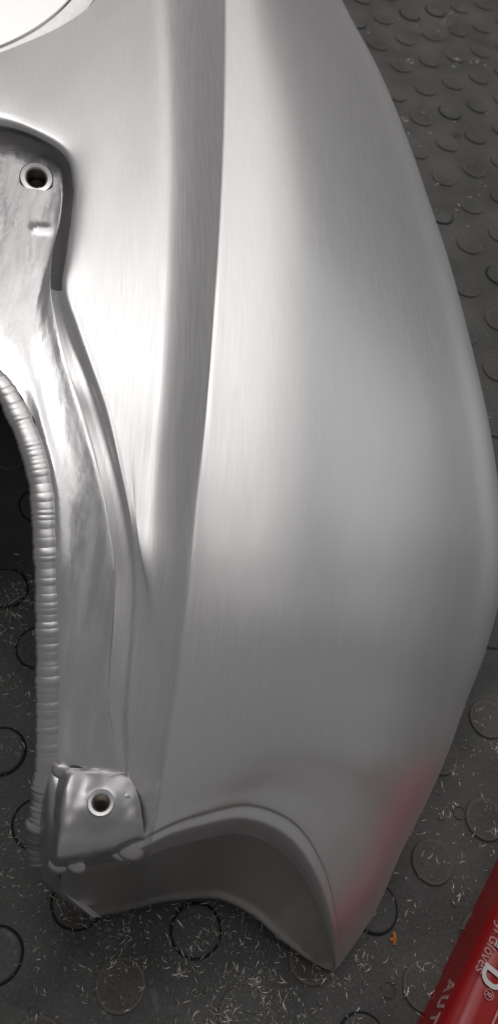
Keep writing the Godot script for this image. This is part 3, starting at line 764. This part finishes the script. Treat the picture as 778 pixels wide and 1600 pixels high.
func make_box() -> void:
	var start := Vector3(172.1, 0.0, -55.8) * MM - BOX_ALONG * 0.05
	var box := thing("glove_box", "glossy red cardboard glove box with white lettering lying on the mat", "box", start)
	var length := 0.185
	var width := 0.115
	var turn := Basis(BOX_ACROSS, Vector3.UP, -BOX_ALONG)
	# cross-section with rounded shoulders, swept along the box
	var section := PackedVector2Array()
	var r := 0.011
	section.append(Vector2(0.0, 0.0))
	for k in 9:
		var a := PI - PI * 0.5 * k / 8.0
		section.append(Vector2(r + cos(a) * r, BOX_HEIGHT - r + sin(a) * r))
	for k in 9:
		var a := PI * 0.5 - PI * 0.5 * k / 8.0
		section.append(Vector2(width - r + cos(a) * r, BOX_HEIGHT - r + sin(a) * r))
	section.append(Vector2(width, 0.0))
	var g := []
	var sag := noise(FastNoiseLite.TYPE_SIMPLEX, 12.0, 2, 71)
	for i in 61:
		var z := -length * i / 60.0
		var line := PackedVector3Array()
		for p in section:
			var q := Vector3(p.x, p.y, z)
			q.y -= 0.0012 * (sag.get_noise_3dv(q) + 0.4) * p.y / BOX_HEIGHT
			line.append(start + turn * q)
		g.append(line)
	var red := StandardMaterial3D.new()
	red.albedo_color = lin(0.38, 0.012, 0.014)
	red.roughness = 0.34
	red.roughness_texture = noise_map(noise(FastNoiseLite.TYPE_SIMPLEX, 0.02, 4, 72), 0.7, 1.0, 256)
	red.uv1_triplanar = true
	red.uv1_scale = Vector3.ONE * 9.0
	g.reverse()
	var carton := sheet(g)
	var o := part("carton", carton, red, box, Transform3D(Basis(), -start))
	# the two ends
	for z in [0.0, -length]:
		var st := SurfaceTool.new()
		st.begin(Mesh.PRIMITIVE_TRIANGLES)
		for k in range(1, section.size() - 1):
			for p in ([section[0], section[k], section[k + 1]] if z < 0.0 else [section[0], section[k + 1], section[k]]):
				st.set_normal(turn * Vector3(0, 0, -1.0 if z < 0.0 else 1.0))
				st.add_vertex(turn * Vector3(p.x, p.y, z))
		part("end_flap", st.commit(), red, box)
	var white := StandardMaterial3D.new()
	white.albedo_color = lin(0.72, 0.70, 0.70)
	white.roughness = 0.4
	var pale := StandardMaterial3D.new()
	pale.albedo_color = lin(0.62, 0.33, 0.33)
	pale.roughness = 0.45
	var flat := Basis(-BOX_ALONG, BOX_ACROSS, Vector3.UP)
	var upright := Basis(-BOX_ALONG, Vector3.UP, -BOX_ACROSS)
	print_on(box, "P", 11.0, true, Vector3(194.6, 34.1, -93.7), flat, white)
	print_on(box, "D", 11.0, true, Vector3(190.8, 34.1, -82.2), flat, white)
	print_on(box, "®", 3.4, false, Vector3(190.4, 34.1, -74.6), flat, pale)
	print_on(box, "Vinyl Gloves", 2.2, false, Vector3(189.2, 34.1, -98.2), flat, pale)
	var stripe := BoxMesh.new()
	stripe.size = Vector3(0.0009, 0.0002, 0.03)
	part("pale_stripe", stripe, pale, box, Transform3D(turn, Vector3(195.0, 34.0, -66.5) * MM - start))  # thin pale pink strip along the top of the box
	var side := [["A", Vector3(177.6, 18.0, -74.4)], ["U", Vector3(175.9, 18.0, -66.2)], ["T", Vector3(173.8, 18.0, -58.4)], ["O", Vector3(171.5, 18.0, -50.9)]]
	for s in side:
		var p: Vector3 = s[1]
		# onto the face of the box
		p -= BOX_ACROSS * ((p * MM - start).dot(BOX_ACROSS) / MM + 0.15)
		print_on(box, s[0], 8.0, true, p, upright, pale)


func print_on(box: Node3D, text: String, cap: float, bold: bool, at: Vector3, turn: Basis, m: Material) -> void:
	var f := SystemFont.new()
	f.font_names = PackedStringArray(["Droid Sans"])
	f.font_weight = 700 if bold else 400
	var t := TextMesh.new()
	t.text = text
	t.font = f
	t.font_size = 64
	t.pixel_size = cap * MM / (64.0 * 0.71)
	t.depth = 0.0003
	t.horizontal_alignment = HORIZONTAL_ALIGNMENT_CENTER
	t.vertical_alignment = VERTICAL_ALIGNMENT_CENTER
	part("lettering", t, m, box, Transform3D(turn, at * MM - box.position))


# ------------------------------------------------------------------ swarf and scraps
func make_small_things() -> void:
	shavings()
	var orange := StandardMaterial3D.new()
	orange.albedo_color = lin(0.55, 0.17, 0.03)
	orange.roughness = 0.7
	var at := Vector3(152.6, 0.0, -88.1) * MM
	var st := SurfaceTool.new()
	st.begin(Mesh.PRIMITIVE_TRIANGLES)
	var arms := [Vector3(-0.0010, 0.0008, -0.0030), Vector3(0.0006, 0.0005, 0.0028), Vector3(-0.0022, 0.0006, 0.0012), Vector3(0.0009, 0.0009, -0.0006)]
	for a in arms:
		var side: Vector3 = a.cross(Vector3.UP).normalized() * 0.00075
		var root := Vector3(0, 0.0012, 0)
		for q in [[root + side, root - side, a - side * 0.7], [root + side, a - side * 0.7, a + side * 0.6], [root + side, a + side * 0.6, Vector3(a.x, 0.0, a.z) + side * 1.2], [root - side, Vector3(a.x, 0, a.z) - side * 1.2, a - side * 0.7]]:
			for p in q:
				st.add_vertex(p)
	st.generate_normals()
	var o := MeshInstance3D.new()
	o.name = "orange_scrap"
	o.mesh = st.commit()
	o.material_override = orange
	o.position = at + Vector3(0, 0.0004, 0)
	o.set_meta("label", "tiny torn orange scrap lying on the mat beside a stud")
	o.set_meta("category", "scrap")
	add_child(o)


func shavings() -> void:
	var metal := StandardMaterial3D.new()
	metal.albedo_color = Color.WHITE
	metal.vertex_color_use_as_albedo = true
	metal.metallic = 0.85
	metal.roughness = 0.38
	# where they gather: centre, spread (mm), how many, longest (mm)
	var heaps := [
		[Vector3(84.4, 0.0, -53.7), 24.0, 1100, 5.0], [Vector3(60.6, -0.0, -62.9), 14.0, 260, 4.0], [Vector3(105.3, 0.0, -41.2), 22.0, 500, 5.0],
		[Vector3(17.4, 0.0, -44.1), 12.0, 330, 3.4], [Vector3(-6.1, 0.0, -44.4), 16.0, 300, 3.0], [Vector3(-74.6, 0.0, -125.2), 16.0, 420, 4.5], [Vector3(-101.9, 0.0, -170.4), 16.0, 420, 5.0], [Vector3(-46.0, 0.0, -66.4), 14.0, 420, 3.2],
		[Vector3(-22.7, 0.0, -44.2), 22.0, 300, 2.6], [Vector3(34.9, 0.0, -19.4), 22.0, 260, 5.0], [Vector3(2.3, 0.0, -13.4), 40.0, 300, 3.0],
		[Vector3(158.9, 0.0, -68.4), 36.0, 420, 4.5], [Vector3(170.3, 0.0, -132.9), 30.0, 420, 5.0], [Vector3(173.8, 0.0, -197.7), 30.0, 420, 4.5], [Vector3(141.3, 0.0, -56.5), 22.0, 260, 3.5],
		[Vector3(161.0, 0.0, -378.7), 60.0, 200, 3.5], [Vector3(110.0, 0.0, -657.4), 120.0, 420, 3.0], [Vector3(37.6, 0.0, -835.3), 170.0, 620, 3.0], [Vector3(-4.5, 0.0, -1010.7), 160.0, 420, 3.5]]
	var v := PackedVector3Array()
	var c := PackedColorArray()
	var idx := PackedInt32Array()
	for h in heaps:
		var clumps := PackedVector3Array()
		for k in 14:
			clumps.append(Vector3(rng.randfn((h[0] as Vector3).x, h[1]), rng.randf_range(1.2, 5.0), rng.randfn((h[0] as Vector3).z, h[1])))
		for k in int(h[2] * 0.85):
			var at := Vector3(rng.randfn((h[0] as Vector3).x, h[1]), 0, rng.randfn((h[0] as Vector3).z, h[1])) * MM
			if rng.randf() < 0.5:
				var q := clumps[rng.randi() % 14]
				at = Vector3(rng.randfn(q.x, q.y), 0, rng.randfn(q.z, q.y)) * MM
			at.y = ground(at)
			var length: float = lerpf(0.35, h[3] * 1.15, pow(rng.randf(), 2.6)) * MM
			var thick := rng.randf_range(0.00006, 0.00016) * (1.0 + length / 0.005)
			var curl := rng.randfn(0.0, 0.55)
			var heading := rng.randf() * TAU
			var lift := rng.randf_range(0.0, 0.35) * length * (1.0 if rng.randf() < 0.4 else 0.2)
			var tone := rng.randf_range(0.4, 0.95)
			var tint := Color(tone, tone * 0.985, tone * 0.95) if rng.randf() < 0.8 else Color(tone, tone * 0.9, tone * 0.74)
			var p := at
			var segments := 2 if length < 0.0016 else 5
			for s in segments + 1:
				var t := float(s) / segments
				var a := heading + curl * (t - 0.5) * 2.0
				var d := Vector3(cos(a), 0, sin(a))
				var side := Vector3(-d.z, 0, d.x) * thick * (1.0 - 0.75 * absf(t * 2.0 - 1.0))
				var up := Vector3(0, thick * 0.9 + lift * 4.0 * t * (1.0 - t), 0)
				for q in [p - side + up * 0.3, p + up + Vector3(0, thick * 0.5, 0), p + side + up * 0.3]:
					v.append(q)
					c.append(tint)
				if s > 0:
					var b := v.size() - 6
					idx.append_array([b, b + 3, b + 1, b + 1, b + 3, b + 4, b + 1, b + 4, b + 2, b + 2, b + 4, b + 5])
				p += d * length / segments
	var m := []
	m.resize(Mesh.ARRAY_MAX)
	m[Mesh.ARRAY_VERTEX] = v
	m[Mesh.ARRAY_COLOR] = c
	m[Mesh.ARRAY_INDEX] = idx
	var mesh := ArrayMesh.new()
	mesh.add_surface_from_arrays(Mesh.PRIMITIVE_TRIANGLES, m)
	var st := SurfaceTool.new()
	st.create_from(mesh, 0)
	st.generate_normals()
	var o := MeshInstance3D.new()
	o.name = "metal_shavings"
	o.mesh = st.commit()
	o.material_override = metal
	o.set_meta("kind", "stuff")
	o.set_meta("label", "fine bright aluminium shavings scattered over the rubber mat")
	o.set_meta("category", "shavings")
	add_child(o)


# Height of the mat: a stud's top or the sheet between the studs.
func ground(p: Vector3) -> float:
	var q := Vector2(p.x, p.z) / MM - STUD_0
	var s := STUD_A.length_squared()
	var i := roundf(q.dot(STUD_A) / s)
	var j := roundf(q.dot(STUD_B) / s)
	return 0.0017 if (q - STUD_A * i - STUD_B * j).length() < STUD_RADIUS else 0.0001
